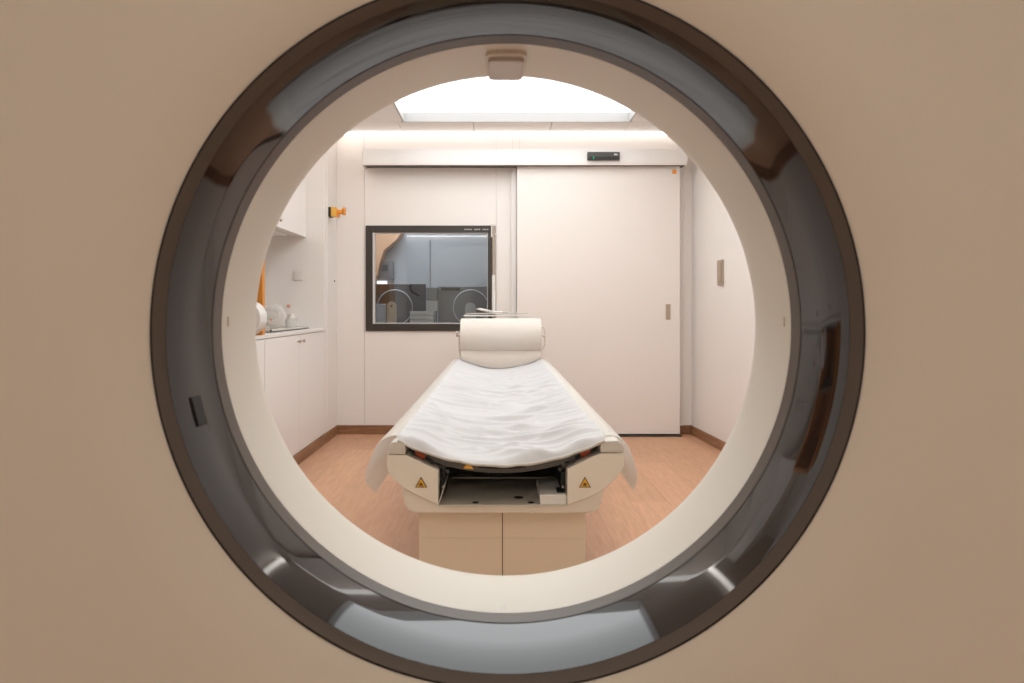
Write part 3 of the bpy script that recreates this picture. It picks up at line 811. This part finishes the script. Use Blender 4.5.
# side rails mechanism (black) under the cradle
for s, (ua, va, ub, vb) in ((-1, (408, 450, 446, 474)), (1, (597, 448, 562, 472))):
    A, B = T(ua, va), T(ub, vb)
    n = Vector((B[0] - A[0], 0, B[1] - A[1])).normalized()
    p = Vector((-n.z, 0, n.x)) * 0.012
    if p.z < 0: p = -p
    pl = [(A[0] - p.x * 0.8, A[1] - p.z * 0.8), (B[0] - p.x * 0.8, B[1] - p.z * 0.8), (B[0] + p.x, B[1] + p.z), (A[0] + p.x, A[1] + p.z)]
    rl = MB().prism_y(pl, 1.80, 3.9).build('slide_rail', M['black'], tb)
    # red-orange label on it
    c1 = [(A[0] + (B[0] - A[0]) * t + p.x * q, A[1] + (B[1] - A[1]) * t + p.z * q) for t, q in ((0.16, -0.75), (0.42, -0.75), (0.42, 0.55), (0.16, 0.55))]
    MB().prism_y(c1, 1.790, 1.7995).build('red_label', M['redorange'], rl)
    # bolts and brackets
    br = MB()
    for k in range(5):
        t = 0.62 + 0.1 * k
        x_ = A[0] + (B[0] - A[0]) * t; z_ = A[1] + (B[1] - A[1]) * t
        br.box(x_ - 0.004, x_ + 0.004, 1.785, 1.80, z_ - 0.005 + 0.006 * (k % 2), z_ + 0.004 + 0.006 * (k % 2))
    br.build('bracket', M['charcoal'], rl)
    xi = tx0 + 0.004 if s < 0 else tx1 - 0.012
    MB().box(xi, xi + 0.010, 1.80, 2.2, zf + 0.02, zf + 0.075).build('inner_cheek', M['black'], tb)
    MB().lathe([(0, 0.0001), (0, 0.003), (0.004, 0.003)], (xi + 0.005, 1.796, zf + 0.035), 'y', 10).build('screw', M['metal'], tb)
# cradle: curved dark shell
def zs(x, y=0):     # sheet/cradle base line
    q = (x - TXC) / THW
    return TZ - SAG * (1 - min(1, q * q))
def lo_(q):
    q = abs(q)
    return 0.0225 if q < 0.58 else max(0.003, 0.0225 - 0.0195 * (q - 0.58) / 0.27)
cm = MB()
NN = 40
for (ya, yb) in ((1.765, TY1 - 0.02),):
    vs_, fs = [], []
    for i in range(NN + 1):
        x = TXC - THW + 0.004 + (2 * THW - 0.008) * i / NN
        q = (x - TXC) / THW
        zt_, zb_ = zs(x) - 0.001, zs(x) - 0.001 - lo_(q)
        vs_ += [(x, ya, zt_), (x, ya, zb_), (x, yb, zt_), (x, yb, zb_)]
    for i in range(NN):
        a_, b_ = 4 * i, 4 * i + 4
        fs += [(a_, b_, b_ + 1, a_ + 1), (a_ + 2, a_ + 3, b_ + 3, b_ + 2), (a_, a_ + 2, b_ + 2, b_), (a_ + 1, b_ + 1, b_ + 3, a_ + 3)]
    fs += [(0, 1, 3, 2), (4 * NN, 4 * NN + 2, 4 * NN + 3, 4 * NN + 1)]
    cm.add(vs_, fs)
cr = cm.build('cradle', M['cradle'], tb, smooth=True, angle=30)
cr['label'] = 'dark concave cradle'
sm = MB()
zc0 = zs(TXC)
sm.prism_y([T(478.5, 466.8), T(478.5, 469.2), T(490, 470.0), T(515, 470.0), T(526, 468.8), T(526, 466.4), T(513, 467.4), T(490, 467.4)], 1.7635, 1.765)
sm.build('slot', M['seam'], cr)
wtr = [T(463.0, 469.6), T(473.4, 470.4), T(468.2, 463.6)]
MB().prism_y(wtr, 1.7635, 1.765).build('warning_sticker', M['warn'], cr)

# sheet on the cradle
def bumpy(x, y):
    q = (x - TXC) / THW
    yy = y + 0.10 * q * q
    a = noise.noise(Vector((x * 2.0, yy * 7.5, 0.3)))
    b2 = noise.noise(Vector((x * 3.5 + 5, yy * 17.0, 1.7)))
    c3 = noise.noise(Vector((x * 1.2, yy * 3.0, 7.7)))
    def rg(v, k):
        return max(0.0, 1 - abs(v) * k) ** 2
    ridge = rg(noise.noise(Vector((x * 2.0 + 9, yy * 7.0, 4.2))), 3.0)
    rid2 = rg(noise.noise(Vector((x * 2.6 - 4, yy * 11.0, 9.2))), 3.5)
    rid3 = rg(noise.noise(Vector((x * 4.0 + 2, yy * 19.0, 2.2))), 3.5)
    e = max(0.0, 1 - abs(q) ** 6)
    far = min(1.0, (4.7 - y) / 1.6)
    return (0.008 * a + 0.004 * b2 + 0.004 * c3 + 0.019 * ridge + 0.012 * rid2 + 0.006 * rid3 - 0.008) * (0.25 + 0.75 * e) * max(0.35, far)
def sheet_fn(i, j):
    y = TY1 + (1.752 - TY1) * (i ** 0.8)
    x = TXC - THW + 2 * THW * j
    q = (x - TXC) / THW
    z = zs(x) + max(0.003, 0.009 + bumpy(x, y))
    # padding swells towards the sides near the front
    fr2 = max(0.0, 1 - (y - 1.75) / 0.5)
    z += 0.016 * math.exp(-((abs(q) - 0.80) / 0.17) ** 2) * fr2
    # rolls over at the front edge
    if y < 1.775:
        k = (1.775 - y) / 0.023
        z += (zs(x) - 0.002 + 0.0015 * noise.noise(Vector((x * 60, 0, 0))) - z) * k * k
    return (x, y - 0.006 * noise.noise(Vector((x * 14, y * 2, 3))), z)
sh_ = thing('white_bed_sheet', 'wrinkled white sheet covering the concave patient table and hanging at its sides', 'sheet', (TXC, 3.1, TZ))
MB().grid(sheet_fn, 420, 90).build('top_sheet', M['sheet'], sh_, smooth=True, angle=180)
# folded hem along the front edge
hm = []
for i in range(41):
    x = TXC - THW * 1.0 + 2 * THW * 1.0 * i / 40
    hm.append((x, 1.752 + 0.002 * math.sin(i * 1.7), zs(x) - 0.0015 + 0.001 * math.sin(i * 1.1 + 1)))
MB().tube(hm, 0.0042, 8).build('hem', M['hem'], sh_, smooth=True)
def drape(side, outn, zbn, zin):
    def fn(i, j):
        y = 1.80 + (TY1 - 1.80) * (i ** 1.2)
        f = max(0.0, 1 - (y - 1.80) / 0.9) ** 1.1
        bx = THW + (0.006 if side > 0 else 0.0)
        # profile: from table edge out over rail, then down
        if j < 0.35:
            t = j / 0.35
            ox = 0.052 * t; z = TZ + 0.004 * math.sin(t * PI) - 0.012 * t * t
            ox -= 0.006 * (1 - t)
        else:
            t = (j - 0.35) / 0.65
            drop = (TZ - 0.012 - zbn) * (1 + 0.10 * math.sin(y * 6 + side)) * (0.6 + 0.4 * f)
            ox = 0.052 + (0.006 + outn * f) * (t ** 0.6) + 0.008 * math.sin(y * 9 + side) * t * (0.3 + f)
            z = TZ - 0.012 - drop * t
            ox -= (0.040 if side < 0 else 0.018) * max(0.0, (t - 0.62) / 0.38) ** 2 * f
        yy = y + 0.05 * (j ** 2) * f * (1 if side < 0 else 0.6)
        return (TXC + side * (bx + ox), yy + 0.01 * math.sin(j * 5), z + 0.0015 * noise.noise(Vector((ox * 40, y * 12, side))))
    return fn
MB().grid(drape(-1, 0.050, 0.482, 0), 120, 24).build('side_drape', M['drape'], sh_, smooth=True, angle=180)
MB().grid(drape(1, 0.052, 0.490, 0), 120, 24).build('side_drape', M['drape'], sh_, smooth=True, angle=180)

# paper roll at the far end
RY, RR = 4.50, 0.112
RZ = cz(318.5, 4.45) - RR
rx0, rx1 = cx(460.0, 4.40), cx(541.8, 4.40)
pr_ = thing('paper_roll', 'large white paper roll on a holder at the far end of the patient table', 'paper roll', ((rx0 + rx1) / 2, RY, RZ - RR))
MB().lathe([(0.0, 0.022), (0.0, RR - 0.004), (0.003, RR), (rx1 - rx0 - 0.003, RR), (rx1 - rx0, RR - 0.004), (rx1 - rx0, 0.022)], (rx0, RY, RZ), 'x', 64, closed=True).build('roll', M['paper'], pr_, smooth=True)
# paper tail going down to the table, with a soft crease
def tail(i, j):
    x = rx0 + 0.004 + (rx1 - rx0 - 0.008) * j
    ztab = zs(min(max(x, TXC - THW + 0.001), TXC + THW - 0.001)) + 0.012
    z0 = RZ - RR * 0.80
    y0 = RY - RR * 0.60 
    t = i
    z = z0 + (ztab - z0) * t
    y = y0 + 0.01 - 0.03 * t * t - 0.02 * math.sin(t * PI)
    return (x, y, z + 0.003 * noise.noise(Vector((x * 9, t * 3, 0))))
MB().grid(tail, 16, 40).build('paper_tail', sheet_mat('paper_tail', (0.66, 0.585, 0.52), 0.05, 0.0), pr_, smooth=True, angle=180)
e_ = []
for i in range(41):
    x, y, z = tail(1.0, i / 40)
    e_.append((x, y - 0.006, z + 0.006 + 0.003 * noise.noise(Vector((x * 22, 1, 5)))))
MB().tube(e_, 0.004, 6).build('folded_edge', M['hem'], pr_, smooth=True)
ax = MB().tube([(rx0 - 0.020, RY, RZ), (rx1 + 0.03, RY, RZ)], 0.008, 12).build('axle', M['white'], pr_, smooth=True)
MB().lathe([(0, 0.0001), (0, 0.020), (0.012, 0.020), (0.012, 0.0001)], (rx0 - 0.030, RY, RZ + 0.010), 'x', 16).build('end_knob', M['brass'], pr_, smooth=True)
MB().tube([(rx1 + 0.004, RY, RZ + 0.06), (rx1 + 0.024, RY, RZ + 0.05), (rx1 + 0.030, RY, RZ), (rx1 + 0.026, RY, RZ - 0.07), (rx1 + 0.004, RY, RZ - 0.10), (rx1 - 0.002, RY, TZ - 0.01)], 0.006, 8).build('side_bracket', M['tablewhite'], pr_, smooth=True)
MB().tube([(rx0 - 0.01, RY, RZ + 0.0), (rx0 - 0.012, RY, RZ - 0.10), (rx0 + 0.002, RY, TZ - 0.01)], 0.006, 8).build('side_bracket', M['tablewhite'], pr_, smooth=True)
# table rear foot end so that roll has a support
MB().box(TXC - THW, TXC + THW + 0.03, TY1 - 0.16, TY1 + 0.06, TZ - 0.12, TZ - 0.066).build('foot_end', M['tablewhite'], tb, bevel=0.004)

# stand with pole behind the table
PX, PY = cx(493.7, 4.9), 4.9
iv = thing('pole_stand', 'slender pole stand with white lower tube and bronze upper rod behind the table', 'pole stand', (PX, PY, 0))
MB().tube([(PX, PY, 0.03), (PX, PY, cz(275, PY))], 0.013, 14).build('lower_tube', M['white'], iv, smooth=True)
MB().tube([(PX, PY, cz(275, PY)), (PX, PY, cz(226, PY))], 0.0095, 12).build('upper_rod', M['brass'], iv, smooth=True)
MB().tube([(PX - 0.014, PY, cz(237, PY)), (PX - 0.014, PY, cz(225, PY)), (PX - 0.006, PY, cz(223.5, PY)), (PX, PY, cz(226, PY))], 0.005, 8).build('hook', M['white'], iv, smooth=True)
MB().tube([(PX - 0.010, PY, cz(234.5, PY)), (PX + 0.022, PY, cz(234.5, PY))], 0.006, 8).build('cross_pin', M['white'], iv, smooth=True)
for k in range(5):
    an = 2 * PI * k / 5 + 0.3
    MB().tube([(PX, PY, 0.05), (PX + 0.17 * math.cos(an), PY + 0.17 * math.sin(an), 0.035)], [0.012, 0.009], 8).build('leg', M['white'], iv, smooth=True)
    MB().lathe([(-0.018, 0.0001), (-0.018, 0.010), (0.016, 0.012), (0.016, 0.0001)], (PX + 0.17 * math.cos(an), PY + 0.17 * math.sin(an), 0.018), 'z', 12).build('foot', M['charcoal'], iv)
ty_ = 4.72
tzz = cz(316.5, ty_)
MB().box(cx(463.5, ty_), cx(530, ty_), ty_, ty_ + 0.22, tzz, tzz + 0.010, 0.003).build('shelf', M['white'], iv)
MB().box(cx(466, ty_), cx(528, ty_), ty_ + 0.01, ty_ + 0.21, tzz + 0.016, tzz + 0.022, 0.002).build('shelf', M['foam'], iv)
hs = thing('coiled_cable', 'white coiled cable lying on the shelf behind the paper roll', 'cable', (cx(490, ty_), ty_ + 0.1, tzz + 0.022))
cp_ = []
for i in range(70):
    t = i / 69
    cp_.append((cx(492, ty_) + (0.115 - 0.03 * t) * math.cos(t * 12) , ty_ + 0.10 + 0.07 * math.sin(t * 12), tzz + 0.029 + 0.022 * max(0, math.sin(t * 12 + 4.6)) + 0.004 * t))
MB().tube(cp_, 0.005, 7).build('cable', M['white'], hs, smooth=True)
MB().box(cx(503, ty_), cx(509, ty_), ty_ + 0.03, ty_ + 0.08, tzz + 0.0225, tzz + 0.036, 0.003).build('plug', M['tablegrey'], hs)
